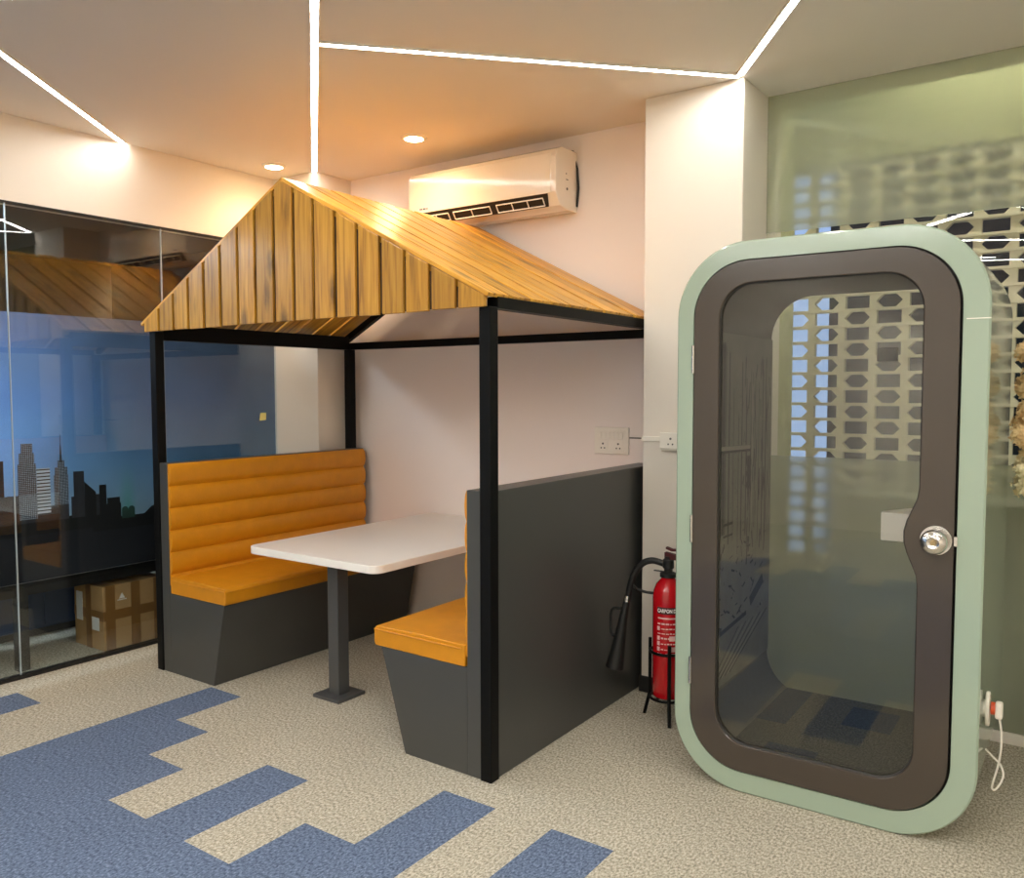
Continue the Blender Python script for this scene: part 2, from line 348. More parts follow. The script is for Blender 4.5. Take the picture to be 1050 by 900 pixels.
def thing(name, label, cat, loc=(0, 0, 0), group=None, rz=0):
    o = bpy.data.objects.new(name, None); COL.objects.link(o); o.location = loc; o.rotation_euler = (0, 0, rz)
    o.empty_display_size = 0.1
    return tag(o, label, cat, group)
def skew(root):
    """The booth is not quite square: its near right corner stands 5 cm further out."""
    ox, oy = root.location.x, root.location.y
    for o in root.children_recursive:
        for v in o.data.vertices:
            x, y = v.co.x+ox, v.co.y+oy
            v.co.x += 0.022*max(0, (x+2.41)/2.41)*(1-y/1.54)
            v.co.y -= 0.052*max(0, (x+2.41)/2.41)*(1-y/1.54)
def tag(o, label, cat, group=None, kind=None):
    o['label'] = label; o['category'] = cat
    if group: o['group'] = group
    if kind: o['kind'] = kind
    return o
def struct(o, label=None, cat=None):
    o['kind'] = 'structure'
    if label: o['label'] = label
    if cat: o['category'] = cat
    return o

def rr(x0, x1, z0, z1, r, seg=12, side=1, bulge=None):
    """Rounded rectangle, counter-clockwise from the lower right corner; side = points along each straight edge."""
    pts = []
    cs = [(x1-r, z0+r, -PI/2), (x1-r, z1-r, 0), (x0+r, z1-r, PI/2), (x0+r, z0+r, PI)]
    for k, (cx, cz, a0) in enumerate(cs):
        for i in range(seg+1):
            a = a0+PI/2*i/seg; pts.append((cx+r*math.cos(a), cz+r*math.sin(a)))
        if k == 0 and side > 1:
            for i in range(1, side):
                z = (z0+r)+(z1-z0-2*r)*i/side
                pts.append((x1-(bulge(z) if bulge else 0), z))
    return pts

# ------------------------------------------------------------------ dimensions (metres)
XL, YW, YP, HC = -2.876, 1.607, 1.273, 3.087     # glass partition, rear wall, pillar face, ceiling
XR, YB = 4.6, -6.4

# ------------------------------------------------------------------ the room shell
# carpet planks 0.2565 x 1 m laid along y; two colours
b = MB()
PW, X0 = 0.2565, -1.896
blue_end = {-3: -.655, 0: -.01, 1: -.388, 2: -.69, 3: -1.02, 4: -.457, 5: -1.03, 6: -.697, 7: -.203, 8: -1.25, 9: -.208, 10: -1.1, 11: -.225, 12: -.9, 13: -1.4}
for k in range(-15, 26):
    xa, xb = X0+PW*k, X0+PW*(k+1)
    if k in blue_end:
        ye = blue_end[k]; yb = -3.6-0.33*(k % 3)
        if k == -3: yb = -1.655
        b.m(0).poly([(xa, YB, 0), (xb, YB, 0), (xb, yb, 0), (xa, yb, 0)])
        b.m(1).poly([(xa, yb, 0), (xb, yb, 0), (xb, ye, 0), (xa, ye, 0)])
        b.m(0).poly([(xa, ye, 0), (xb, ye, 0), (xb, 1.9, 0), (xa, 1.9, 0)])
    else:
        b.m(0).poly([(xa, YB, 0), (xb, YB, 0), (xb, 1.9, 0), (xa, 1.9, 0)])
struct(b.build('floor', ['carpet_beige', 'carpet_blue']), 'carpet of beige and blue planks', 'floor')

struct(MB().box(XL-0.1, XR, YB, YW+0.25, HC, HC+0.12).build('ceiling', 'ceil'), 'white painted ceiling with light strips', 'ceiling')
struct(MB().box(XL-0.12, 0.30, YW, YW+0.15, 0, HC).build('wall_back', 'backwall'), 'rear wall behind the booth', 'wall')
# bulkhead above the glass
struct(MB().box(XL-0.12, XL, YB, YP, 2.622, HC).build('wall_left', 'wall'), 'white bulkhead wall above the glass partition', 'wall')
struct(MB().box(XL-0.12, -2.447, YP, YW, 0, HC).build('wall_corner', 'wall', bevel=0.006), 'white corner column beside the glass partition', 'wall')
struct(MB().box(0.03, 0.552, YP, YW+0.25, 0, HC).build('wall_pillar', 'wall', bevel=0.006), 'white pillar between booth and window', 'pillar')
struct(MB().box(0.022, 0.56, YP-0.012, YP, 0, 0.085).build('baseboard_pillar', 'dark_plastic', bevel=0.003), 'black skirting on the pillar', 'skirting')
struct(MB().box(XR, XR+0.12, YB, YW+0.25, 0, HC).build('wall_right', 'wall'))
struct(MB().box(XL-2.8, XR, YB-0.12, YB, 0, HC).build('wall_front', 'wall'))

# office behind the glass partition
struct(MB().box(-5.72, -5.6, YB, YW+0.15, 0, 2.75).build('wall_office', 'dark_wall'))
struct(MB().box(-5.6, XL-0.12, YW, YW+0.12, 0, 2.75).build('wall_office_end', 'dark_wall'))
struct(MB().box(-5.6, XL-0.12, YB, YW, 2.75, 2.85).build('ceiling_office', 'dark_wall'))

# glass partition: joints, panes, rails
seams = [YP-0.005]+[0.384-0.92*i for i in range(8)]
for i, (ya, yb) in enumerate(zip(seams, seams[1:])):
    p = MB().box(XL-0.01, XL, yb+0.0022, ya-0.0022, 0.012, 2.618).build('window_%d' % (i+1), 'part_glass')
    struct(p, ['clear glass pane behind the bench with a yellow note', 'glass pane printed with a city skyline', 'glass pane left of the skyline print'][i] if i < 3 else None, 'glass pane' if i < 3 else None)
b = MB()
for y in seams[1:]: b.box(XL-0.0105, XL+0.0012, y-0.0022, y+0.0022, 0.012, 2.618)
struct(b.build('trim_1', 'seam'))
struct(MB().box(XL-0.03, XL+0.012, YB, YP, 0, 0.022).build('trim_2', 'frame_dark'), 'black floor rail of the glass partition', 'rail')
struct(MB().box(XL-0.03, XL+0.006, YB, YP, 2.612, 2.624).build('trim_3', 'frame_dark'))

# printed city film on the office face of the partition
fx = XL-0.014
KQ = [0]
def fq(b, y0, y1, z0, z1, k=1):
    KQ[0] += 1; k = k*0.6+KQ[0]*0.22 if k else 0
    b.poly([(fx+0.0006*k, y0, z0), (fx+0.0006*k, y1, z0), (fx+0.0006*k, y1, z1), (fx+0.0006*k, y0, z1)])
b = MB()
b.m(0); fq(b, YB, YP-0.01, 0.82, 2.03, 0)
b.m(6); fq(b, YB, YP-0.01, 0.53, 0.82, 0)
b.m(5); fq(b, YB, -0.04, 0.79, 0.875, 2); fq(b, -0.10, YP-0.01, 0.76, 0.835, 2)
b.m(4); fq(b, -0.66, -0.585, 0.86, 1.217); fq(b, -0.66, -0.387, 0.86, 1.02); fq(b, -0.389, -0.235, 0.86, 0.945)
b.m(1); fq(b, -0.492, -0.43, 1.25, 1.306, 2); fq(b, -0.504, -0.421, 1.19, 1.252, 2); fq(b, -0.512, -0.413, 0.88, 1.192, 2)
b.m(3); fq(b, -0.412, -0.338, 0.90, 1.163, 2)
b.m(2); fq(b, -0.294, -0.255, 1.16, 1.2, 2); fq(b, -0.311, -0.239, 1.115, 1.162, 2); fq(b, -0.318, -0.235, 0.945, 1.117, 2)
b.m(4); b.poly([(fx+0.0034, -0.284, 1.19), (fx+0.0034, -0.268, 1.19), (fx+0.0034, -0.2735, 1.29), (fx+0.0034, -0.2785, 1.29)]); fq(b, -0.2775, -0.2745, 1.28, 1.352, 2)
fq(b, -0.206, -0.143, 0.86, 1.13); fq(b, -0.222, -0.054, 0.86, 0.985)
b.m(5); b.poly([(fx+0.0033, -0.143, 0.86), (fx+0.0033, -0.075, 0.86), (fx+0.0033, -0.075, 1.0), (fx+0.0033, -0.143, 1.066)])
fq(b, -0.054, -0.010, 0.83, 1.038); fq(b, -0.006, 0.074, 0.82, 0.955); fq(b, -0.05, 0.08, 0.80, 0.92)
b.m(7)
for yc in (0.105, 0.147):
    b.poly([(fx+0.0035, yc+0.021*math.cos(a), 0.872+0.021*math.sin(a)) for a in [PI*i/8 for i in range(9)]]+[(fx+0.0035, yc-0.021, 0.82), (fx+0.0035, yc+0.021, 0.82)])
b.m(5); b.poly([(fx+0.0035, 0.165, 0.81), (fx+0.0035, 0.30, 0.81), (fx+0.0035, 0.30, 0.882), (fx+0.0035, 0.28, 0.876), (fx+0.0035, 0.235, 0.838)])
tag(b.build('window_film', ['sky', 't_grid', 't_grid2', 't_stripe', 't_dark', 't_black', 't_water', 't_green'], recalc=False),
    'blue printed film of a city skyline on the left glass partition', 'window film')

b = MB(); b.prism([(-0.028, -0.028), (0.024, -0.024), (0.03, 0.026), (-0.018, 0.026)], lambda u, w: (XL+0.0005, 1.14+u, 1.415+w), lambda u, w: (XL+0.003+0.004*(w < 0), 1.14+u, 1.415+w))
tag(b.build('sticky_note', 'note'), 'small yellow sticky note on the glass by the corner column', 'note')

# ---- glazed window wall on the right
ZB, ZT = 1.26, 2.40
def pane(z0, z1): return MB().box(0.552, XR, YW+0.02, YW+0.03, z0, z1)
struct(pane(0.05, HC).build('window_9', 'win_glass'), 'large window wall behind the phone booth', 'window')
struct(MB().box(0.552, XR, YW+0.008, YW+0.014, ZT, HC).build('window_10', 'frost'), 'frosted film on the upper part of the window', 'window film')
struct(MB().box(0.552, XR, YW+0.008, YW+0.014, 0.05, ZB).build('window_11', 'frost'), 'frosted film on the lower part of the window', 'window film')
struct(MB().box(0.552, XR, YW-0.008, YW+0.05, 0, 0.05).build('trim_4', 'white_plastic', bevel=0.003), 'white sill along the foot of the window', 'sill')

# ---- outside the window
struct(MB().box(-0.5, XR+1, YW+0.25, 8, -0.12, -0.02).build('ground', 'ext_conc'))
struct(MB().box(0.40, 0.528, YW+0.1, 2.168, 0, 3.4).build('wall_outer_side', 'ext_green'), 'rough green wall outside the window', 'wall')
struct(MB().box(0.40, XR+1, 2.17, 2.30, 2.84, 3.5).build('beam', 'ext_green'))
struct(MB().box(0.40, XR+1, YW+0.25, 2.30, 3.5, 3.6).build('wall_outer_soffit', 'ext_green'))
struct(MB().box(0.345, 9, 3.6, 4.0, 0, 6).build('wall_neighbour', 'ext_dark'))

def jali():
    b = MB(); px, pz = 0.1635, 0.0862; xa = 0.4665; y0, y1 = 2.17, 2.215
    zt = 1.949+pz*10; nx = 24; nz = 25
    for j in range(nz):
        z1 = zt-pz*j; z0 = z1-pz
        for i in range(nx):
            x0 = xa+px*(i-0.0); x1 = x0+px
            cx, cz = (x0+x1)/2, (z0+z1)/2; hw, hh = px/2-0.019, pz/2-0.008
            if (i+j) % 2 == 0:
                inn = [(cx-hw, cz-hh), (cx+hw, cz-hh), (cx+hw, cz+hh), (cx-hw, cz+hh)]
                q = inn[:]
                inn = [q[0], ((q[0][0]+q[1][0])/2, q[0][1]), q[1], (q[1][0], cz), q[2], ((q[0][0]+q[1][0])/2, q[2][1]), q[3], (q[3][0], cz)]
            else:
                c = 0.03
                inn = [(cx-hw+c, cz-hh), (cx, cz-hh), (cx+hw-c, cz-hh), (cx+hw+0.004, cz), (cx+hw-c, cz+hh), (cx, cz+hh), (cx-hw+c, cz+hh), (cx-hw-0.004, cz)]
            out = [(x0, z0), (cx, z0), (x1, z0), (x1, cz), (x1, z1), (cx, z1), (x0, z1), (x0, cz)]
            A = b.loop([(x, y0, z) for x, z in out]); B = b.loop([(x, y0, z) for x, z in inn]); Cc = b.loop([(x, y1, z) for x, z in inn]); D = b.loop([(x, y1, z) for x, z in out])
            b.bridge(A, B); b.bridge(B, Cc); b.bridge(Cc, D)
        b.box(xa, xa+px*nx, y0-0.012, y0, z0-0.007, z0+0.007)
    b.box(xa, xa+px*nx, y0, y1, 0, zt-pz*nz)
    return b
struct(jali().build('wall_breeze_block', 'jali'), 'cream breeze block screen wall outside the window', 'wall')
ot = thing('tube_light', 'tube light under the soffit outside the window', 'light', (1.7, 1.97, 3.5))
MB().box(-0.62, 0.62, -0.03, 0.03, -0.04, 0).build('housing', 'white_plastic', ot)
MB().tube([(-0.58, 0, -0.06), (0.58, 0, -0.06)], 0.016, 12).build('tube', emit('outdoor_tube_light', (1.0, 0.97, 0.88, 1), 60.0), ot)
pb = thing('utility_box', 'pale grey box outside behind the frosted lower window', 'box', (1.30, 1.93, -0.02))
MB().box(-0.38, 0.55, -0.17, 0.17, 0, 1.05).build('body', 'pale_box', pb, bevel=0.01)
MB().box(-0.40, 0.57, -0.19, 0.19, 1.05, 1.085).build('lid', 'pale_box', pb, bevel=0.006)

# ------------------------------------------------------------------ lights on the ceiling
def strip(a, c, label, w=0.030):
    a, c = Vector((a[0], a[1], HC-0.004)), Vector((c[0], c[1], HC-0.004))
    o = thing('ceiling_light_strip', label, 'light strip', a, 'white light strips on the ceiling')
    d = c-a; z = Vector((0, 0, 0))
    MB().bar(z, d, w, 0.008).build('diffuser', 'led', o)
    n = Vector((-d.y, d.x, 0)).normalized()*(w/2+0.003)
    for s in (1, -1): MB().bar(n*s, d+n*s, 0.006, 0.012).build('trim_rail', 'white_plastic', o)
J1 = (-0.497, -0.46); J2 = (0.541, 1.235)
strip((-2.44, 1.262), (1.15, -1.933), 'light strip running up from the corner column past the booth ridge')
strip((-0.79, -0.18), J2, 'light strip running across the ceiling to the white pillar')
strip((0.553, 1.215), (1.80, -0.54), 'light strip slanting away from the top of the pillar')
strip((-2.866, 0.15), (-1.0, -2.17), 'light strip slanting from the wall above the skyline glass')
strip((-0.49, -0.53), (-1.66, -1.33), 'light strip at the top edge of the photo, left of the ridge strip')
strip((1.83, -0.53), (1.17, -1.92), 'light strip over the camera joining two others')
strip((1.84, -0.52), (4.4, 0.3), 'light strip towards the right wall above the window side')
strip((1.17, -1.97), (3.6, -3.4), 'light strip behind the camera towards the right wall', 0.075)  # strips from here on are widened to give more light
strip((1.13, -1.96), (-0.9, -4.2), 'light strip behind the camera towards the left', 0.075)
strip((-1.0, -4.3), (2.2, -5.9), 'light strip farthest behind the camera', 0.075)

strip((-2.3, -3.0), (0.9, -5.0), 'added light strip behind the camera over the left half', 0.075)  # this strip and the next three are added fill light for the booth
strip((0.3, -3.3), (4.2, -5.6), 'added light strip behind the camera over the right half', 0.075)
strip((2.6, -1.2), (4.4, -3.6), 'added light strip right of the camera', 0.075)
strip((-2.6, -4.6), (-0.4, -6.1), 'added light strip in the far left corner behind the camera', 0.075)

def downlight(x, y, label):
    o = thing('downlight', label, 'downlight', (x, y, HC), 'round warm downlights on the ceiling')
    MB().lathe([(0.052, -0.002), (0.056, -0.012), (0.072, -0.010), (0.078, -0.004), (0.078, 0.0)]).build('trim_ring', 'white_plastic', o, smooth=40)
    MB().lathe([(0.0, -0.0135), (0.05, -0.0135), (0.057, -0.010)]).build('lens', 'down', o, smooth=40)
    l = bpy.data.lights.new('downlight_beam', 'SPOT'); l.energy = 15; l.color = (1.0, 0.66, 0.34); l.spot_size = math.radians(150); l.spot_blend = 0.9; l.shadow_soft_size = 0.05
    lo = bpy.data.objects.new('downlight_beam', l); COL.objects.link(lo); lo.location = (0, 0, -0.03); lo.parent = o
downlight(-2.56, 1.02, 'warm round downlight near the corner, above the roof peak')
downlight(-1.38, 1.085, 'warm round downlight above the air conditioner')

# ------------------------------------------------------------------ the timber-roofed booth frame
BW, BD = -2.41, 1.54       # left outer face, rear outer face
RX0, RX1, RM = -2.44, 0.0, -1.235
ZE, ZR = 1.985, 2.612      # top of boards at the eaves / ridge
cn = thing('booth_canopy', 'black steel frame with a slatted pine gable roof over the booth', 'canopy')
for x in (BW, -0.055):
    for y in (0.0, BD-0.055):
        MB().box(x, x+0.055, y, y+0.055, 0, 1.93).build('post', 'black_metal', cn, bevel=0.003)
for x, z in ((BW, 1.883), (-0.055, 1.926)): MB().box(x, x+0.055, 0.055, BD-0.055, z, 1.972).build('side_beam', 'black_metal', cn)
for y, z in ((0.0, 1.94), (BD-0.055, 1.883)): MB().box(BW+0.055, -0.055, y, y+0.05, z, z+0.047).build('cross_beam', 'black_metal', cn)
slope = (ZR-ZE)/(RX1-RM)
TH = 0.016
for y in (0.0, BD-0.05):
    b = MB()
    for s in (-1, 1):
        xe = RM+s*(RX1-RM-0.06)
        b.bar((xe, y+0.025, 1.985-0.03), (RM, y+0.025, ZR-0.05), 0.04, 0.04)
    b.build('rafter', 'black_metal', cn)
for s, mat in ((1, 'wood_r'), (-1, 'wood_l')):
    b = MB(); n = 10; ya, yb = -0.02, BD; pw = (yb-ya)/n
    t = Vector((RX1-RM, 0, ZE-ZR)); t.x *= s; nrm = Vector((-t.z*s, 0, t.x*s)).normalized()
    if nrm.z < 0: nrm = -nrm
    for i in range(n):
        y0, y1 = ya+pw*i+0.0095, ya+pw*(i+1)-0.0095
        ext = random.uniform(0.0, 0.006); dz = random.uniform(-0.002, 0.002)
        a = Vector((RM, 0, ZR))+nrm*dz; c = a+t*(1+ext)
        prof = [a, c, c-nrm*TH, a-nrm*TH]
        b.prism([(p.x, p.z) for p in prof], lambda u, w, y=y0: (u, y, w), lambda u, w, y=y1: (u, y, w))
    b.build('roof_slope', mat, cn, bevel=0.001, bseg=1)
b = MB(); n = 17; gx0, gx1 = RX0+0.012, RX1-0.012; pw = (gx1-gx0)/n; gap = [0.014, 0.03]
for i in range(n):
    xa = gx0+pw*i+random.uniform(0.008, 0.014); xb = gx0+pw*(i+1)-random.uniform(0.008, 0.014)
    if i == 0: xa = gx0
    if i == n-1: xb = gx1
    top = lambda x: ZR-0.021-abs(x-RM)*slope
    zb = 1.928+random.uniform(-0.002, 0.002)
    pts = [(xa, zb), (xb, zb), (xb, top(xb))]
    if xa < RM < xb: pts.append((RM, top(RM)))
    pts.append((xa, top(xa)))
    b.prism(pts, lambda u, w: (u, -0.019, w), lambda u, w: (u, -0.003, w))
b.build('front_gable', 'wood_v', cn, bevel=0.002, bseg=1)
b = MB()
for s in (-1, 1):       # rake boards behind the gable planks
    xe = RM+s*(RX1-RM-0.03)
    b.bar((xe, 0.012, 1.96), (RM, 0.012, ZR-0.04), 0.02, 0.03)
b.build('rake_batten', 'wood_v', cn)

b = MB(); b.prism([(RX0+0.03, 1.935), (RX1-0.03, 1.935), (RX1-0.03, 1.95), (RM, ZR-0.045), (RX0+0.03, 1.95)], lambda u, w: (u, -0.0025, w), lambda u, w: (u, 0.0005, w))
b.build('gap_shade_sheet', 'gap_shade', cn)  # added dark sheet: stands for the shaded roof space behind the gaps
skew(cn)

# ------------------------------------------------------------------ the two benches
def bench(name, label, xo, s, taper, seat_w, back_t, panel_t, ztop):
    """xo: outer face; s: +1 seat towards +x.  Profile in distance from the outer face."""
    o = thing(name, label, 'bench', (xo, 0, 0), 'booth benches facing each other')
    X = lambda d: s*d
    y0, y1 = 0.006, BD-0.006
    pi = 0.05                         # inset beside the posts
    # back panel notched around the two posts
    pts = [(0.048, y0), (panel_t, y0), (panel_t, y1), (0.048, y1), (0.048, y1-pi), (0, y1-pi), (0, y0+pi), (0.048, y0+pi)]
    if s > 0: pts = [(0, y0), (panel_t, y0), (panel_t, y1), (0, y1)]
    MB().prism(pts, lambda u, w: (X(u), w, 0.0), lambda u, w: (X(u), w, ztop)).build('back_panel', 'grey_lam', o, bevel=0.002, bseg=1)
    # tapering plinth
    pts = [(panel_t, 0.0), (taper[0], 0.0), (taper[1], 0.455), (panel_t, 0.455)]
    MB().prism(pts, lambda u, w: (X(u), y0, w), lambda u, w: (X(u), y1, w)).build('plinth', 'grey_lam', o, bevel=0.002, bseg=1)
    # seat cushion
    c = MB(); r = 0.03
    pr = [(panel_t+0.012, 0.456), (seat_w-0.004, 0.456), (seat_w+0.004, 0.475), (seat_w, 0.525)]
    for i in range(5):
        a = PI/2*i/4; pr.append((seat_w-0.022+0.022*math.cos(a), 0.525+0.022*math.sin(a)))
    pr += [(panel_t+0.25, 0.552), (panel_t+0.012, 0.548)]
    c.prism(pr, lambda u, w: (X(u), y0-0.002, w), lambda u, w: (X(u), y1, w))
    so = c.build('seat_cushion', 'leather', o, bevel=0.012, bseg=3, smooth=50)
    c = MB(); c.tube([(X(seat_w+0.002), y0+0.004, 0.527), (X(seat_w+0.002), y1, 0.527)], 0.0035, 6)
    c.tube([(X(seat_w), y0-0.003, 0.53), (X(panel_t+0.03), y0-0.003, 0.53)], 0.0035, 6)
    c.build('piping', 'leather', so)
    # channelled back cushion: five full rolls and the one tucked behind the seat
    c = MB(); prof = [(panel_t-0.0, ztop-0.004)]
    zz = [ztop-0.004-0.125*i for i in range(7)]
    for i in range(6):
        for k in range(9):
            f = k/8; z = zz[i]+(zz[i+1]-zz[i])*f
            if z < 0.50: continue
            prof.append((panel_t+0.004+back_t*(math.sin(PI*f)**0.5), z))
    prof.append((panel_t, prof[-1][1]))
    c.prism(prof, lambda u, w: (X(u), y0+0.004, w), lambda u, w: (X(u), y1-0.004, w))
    c.build('back_cushion', 'leather', o, smooth=40)
    if s < 0: skew(o)
    return o
bench('booth_bench', 'mustard padded bench on the far left, beside the glass partition', -2.3535, 1, (0.4615, 0.5635), 0.5755, 0.022, 0.072, 1.192)
bench('booth_bench', 'mustard padded bench nearer the pod, its grey back panel facing the pod', -0.008, -1, (0.472, 0.612), 0.652, 0.010, 0.119, 1.192)

# ------------------------------------------------------------------ table
tb = thing('dining_table', 'white rectangular table on a grey pedestal between the two benches', 'table', (-1.235, 0.30, 0))
def rounded_front(x0, x1, y0, y1, r):
    p = [(x1, y1), (x0, y1)]
    for cx, a0 in ((x0+r, PI), (x1-r, 1.5*PI)):
        for i in range(9):
            a = a0+PI/2*i/8; p.append((cx+r*math.cos(a), y0+r+r*math.sin(a)))
    return p
MB().prism(rounded_front(-0.485, 0.47, -0.20, 1.300, 0.06), lambda u, w: (u, w, 0.732), lambda u, w: (u, w, 0.772)).build('tabletop', 'white_lam', tb, bevel=0.004)
MB().box(-0.038, 0.038, -0.038, 0.038, 0.016, 0.724).build('column', 'grey_metal', tb, bevel=0.004)
MB().box(-0.096, 0.096, -0.096, 0.096, 0, 0.018).build('base_plate', 'grey_metal', tb, bevel=0.003)
MB().box(-0.15, 0.15, -0.15, 0.15, 0.722, 0.732).build('top_plate', 'grey_metal', tb)

# ------------------------------------------------------------------ air conditioner
ac = thing('air_conditioner', 'white split air conditioner high on the rear wall above the roof', 'air conditioner', (-1.128, YW, 2.64))
hw = 0.556
prof = [(0.0, 0.0), (0.0, 0.345), (-0.17, 0.345), (-0.215, 0.325), (-0.238, 0.28), (-0.238, 0.082), (-0.190, 0.012), (-0.10, -0.004)]
body = MB().prism(prof, lambda u, w: (-hw, u, w), lambda u, w: (hw, u, w)).build('body', 'ac_white', ac, bevel=0.006, bseg=3)
MB().box(-hw+0.012, hw-0.03, -0.243, -0.236, 0.075, 0.30).build('front_panel', 'ac_white', ac, bevel=0.004)
v = MB(); f = lambda u, w, d=0.0: (u, -0.236+0.046*w-d*0.8, 0.078-0.066*w-d*0.6)
v.prism([(-hw+0.06, 0), (hw-0.055, 0), (hw-0.075, 1), (-hw+0.06, 1)], lambda u, w: f(u, w, 0.003), lambda u, w: f(u, w, -0.004))
vent = v.build('air_outlet', 'dark_plastic', ac)
v = MB()
def fl_(u, w): return Vector(f(u, w, 0.006))
for ua, ub in ((-0.44, -0.24), (-0.20, 0.08), (0.13, 0.46)):
    for w_ in (0.30, 0.88): v.bar(fl_(ua, w_), fl_(ub, w_), 0.006)
    n_ = 2 if ub-ua < 0.3 else 3
    for k in range(n_+1): v.bar(fl_(ua+(ub-ua)*k/n_, 0.30), fl_(ua+(ub-ua)*k/n_, 0.88), 0.005)
v.build('louvre_grille', 'white_plastic', vent)
v = MB()
for k, wd in enumerate((0.010, 0.008, 0.012, 0.008, 0.010)): v.box(-hw+0.10+0.014*k, -hw+0.10+0.014*k+wd, -0.2445, -0.2432, 0.092, 0.104)
v.build('logo', 'logo', ac)
MB().lathe([(0.008, 0), (0.008, 0.002)], (hw, -0.115, 0.115), 14, 'X').build('screw_cap', 'socket_hole', ac)
MB().box(hw, hw+0.002, -0.125, -0.105, 0.165, 0.170).build('side_mark', 'socket_hole', ac)
MB().lathe([(0.004, 0), (0.004, 0.002)], (hw, -0.125, 0.20), 10, 'X').build('screw_cap', 'socket_hole', ac)
MB().tube([(hw-0.14, -0.05, 0.342), (hw-0.08, -0.035, 0.363), (hw-0.02, -0.02, 0.352), (hw+0.004, -0.010, 0.25), (hw+0.012, -0.009, 0.14), (hw+0.002, -0.009, 0.03)], 0.007, 10).build('pipe', 'hose', ac, smooth=60)

# ------------------------------------------------------------------ switch plates and trunking
sw = thing('switch_panel', 'white socket and switch panel on the rear wall above the right bench', 'socket', (-0.332, YW, 1.305))
MB().box(-0.112, 0.112, -0.014, 0, -0.078, 0.078).build('plate', 'white_plastic', sw, bevel=0.004)
MB().box(-0.092, 0.092, -0.018, -0.014, -0.062, 0.060).build('module_frame', 'white_plastic', sw, bevel=0.002)
for k in range(6): MB().box(-0.082+0.0275*k, -0.082+0.0275*k+0.0235, -0.023, -0.017, 0.008, 0.05).build('rocker_switch', 'white_plastic', sw, bevel=0.003)
for k in (-1, 1):
    so = MB().box(k*0.05-0.032, k*0.05+0.032, -0.021, -0.017, -0.055, -0.002).build('socket', 'white_plastic', sw, bevel=0.002)
    v = MB()
    for dx, dz, r in ((0, 0.013, 0.006), (-0.011, -0.012, 0.0045), (0.011, -0.012, 0.0045)): v.lathe([(r, -0.0225), (r, -0.0205)], (k*0.05+dx, 0, -0.03+dz), 12, 'Y')
    v.build('pin_hole', 'socket_hole', so)
tag(MB().box(-0.218, 0.03, -0.007, 0, -0.0035, 0.0035).build('wall_cable', 'socket_hole', loc=(0, YW, 1.325)), 'thin grey cable leaving the switch panel towards the pillar', 'cable')
tag(MB().box(0.028, 0.150, -0.014, 0, -0.013, 0.013).build('cable_trunking', 'white_plastic', loc=(0, YP, 1.345), bevel=0.002), 'short white cable trunking on the pillar beside the socket', 'trunking')
sk = thing('wall_socket', 'white surface socket on the pillar behind the pod edge', 'socket', (0.195, YP, 1.335))
MB().box(-0.045, 0.045, -0.036, 0, -0.045, 0.045).build('back_box', 'white_plastic', sk, bevel=0.004)
MB().box(-0.048, 0.048, -0.043, -0.036, -0.036, 0.048).build('plate', 'white_plastic', sk, bevel=0.003)
v = MB()
for dx, dz, r in ((0.012, 0.016, 0.006), (0.0, -0.012, 0.0045), (0.024, -0.012, 0.0045)): v.lathe([(r, -0.0445), (r, -0.043)], (dx, 0, dz), 12, 'Y')
v.build('pin_hole', 'socket_hole', sk)

# ------------------------------------------------------------------ phone-booth pod
pod = thing('phone_booth_pod', 'sage green acoustic phone pod with a brown-framed glass door', 'phone booth', (1.145, 0.465, 0), rz=math.radians(1.0))
W2, H, R, DP = 0.555, 2.172, 0.285, 0.90
SIDE = 40
zk = 1.085
def bulge(z):
    t = (z-zk)/0.16
    return 0.048*(math.cos(PI/2*t)**1.6) if abs(t) < 1 else 0.0
O_ = rr(-W2, W2, 0.0, H, R, 16, SIDE); O1 = rr(-W2+0.006, W2-0.006, 0.006, H-0.006, R-0.006, 16, SIDE)
P_ = rr(-0.486, 0.472, 0.082, 2.100, 0.215, 16, SIDE)
T_ = rr(-0.456, 0.456, 0.118, 2.045, 0.20, 16, SIDE)
T2 = rr(-0.450, 0.450, 0.124, 2.039, 0.20, 16, SIDE)
Dd = rr(-0.480, 0.463, 0.088, 2.094, 0.21, 16, SIDE)
G_ = rr(-0.381, 0.355, 0.190, 2.014, 0.135, 16, SIDE, bulge)
Gi = rr(-0.378, 0.352, 0.193, 2.011, 0.132, 16, SIDE, bulge)
at = lambda pts, y: [(x, y, z) for x, z in pts]
b = MB()
a0 = b.loop(at(O1, 0)); a1 = b.loop(at(O_, 0.006)); a2 = b.loop(at(O_, DP-0.006)); a3 = b.loop(at(O1, DP))
p0 = b.loop(at(P_, 0)); p1 = b.loop(at(P_, 0.052)); t1 = b.loop(at(T_, 0.052)); t2 = b.loop(at(T_, DP))
b.bridge(a0, a1); b.bridge(a1, a2); b.bridge(a2, a3); b.bridge(a0, p0); b.bridge(p0, p1); b.m(1).bridge(p1, t1); b.m(0); b.bridge(t1, t2); b.bridge(t2, a3)
b.build('shell', ['pod_green', 'dark_plastic'], pod, smooth=25)
b = MB(); c0 = b.loop(at(T2, 0.056)); c1 = b.loop(at(T2, DP-0.014)); c2 = b.loop(at(T_, DP-0.014)); c3 = b.loop(at(T_, 0.056))
b.bridge(c0, c1); b.bridge(c1, c2); b.bridge(c3, c0)
b.build('inner_lining', 'pod_dark', pod, smooth=40)
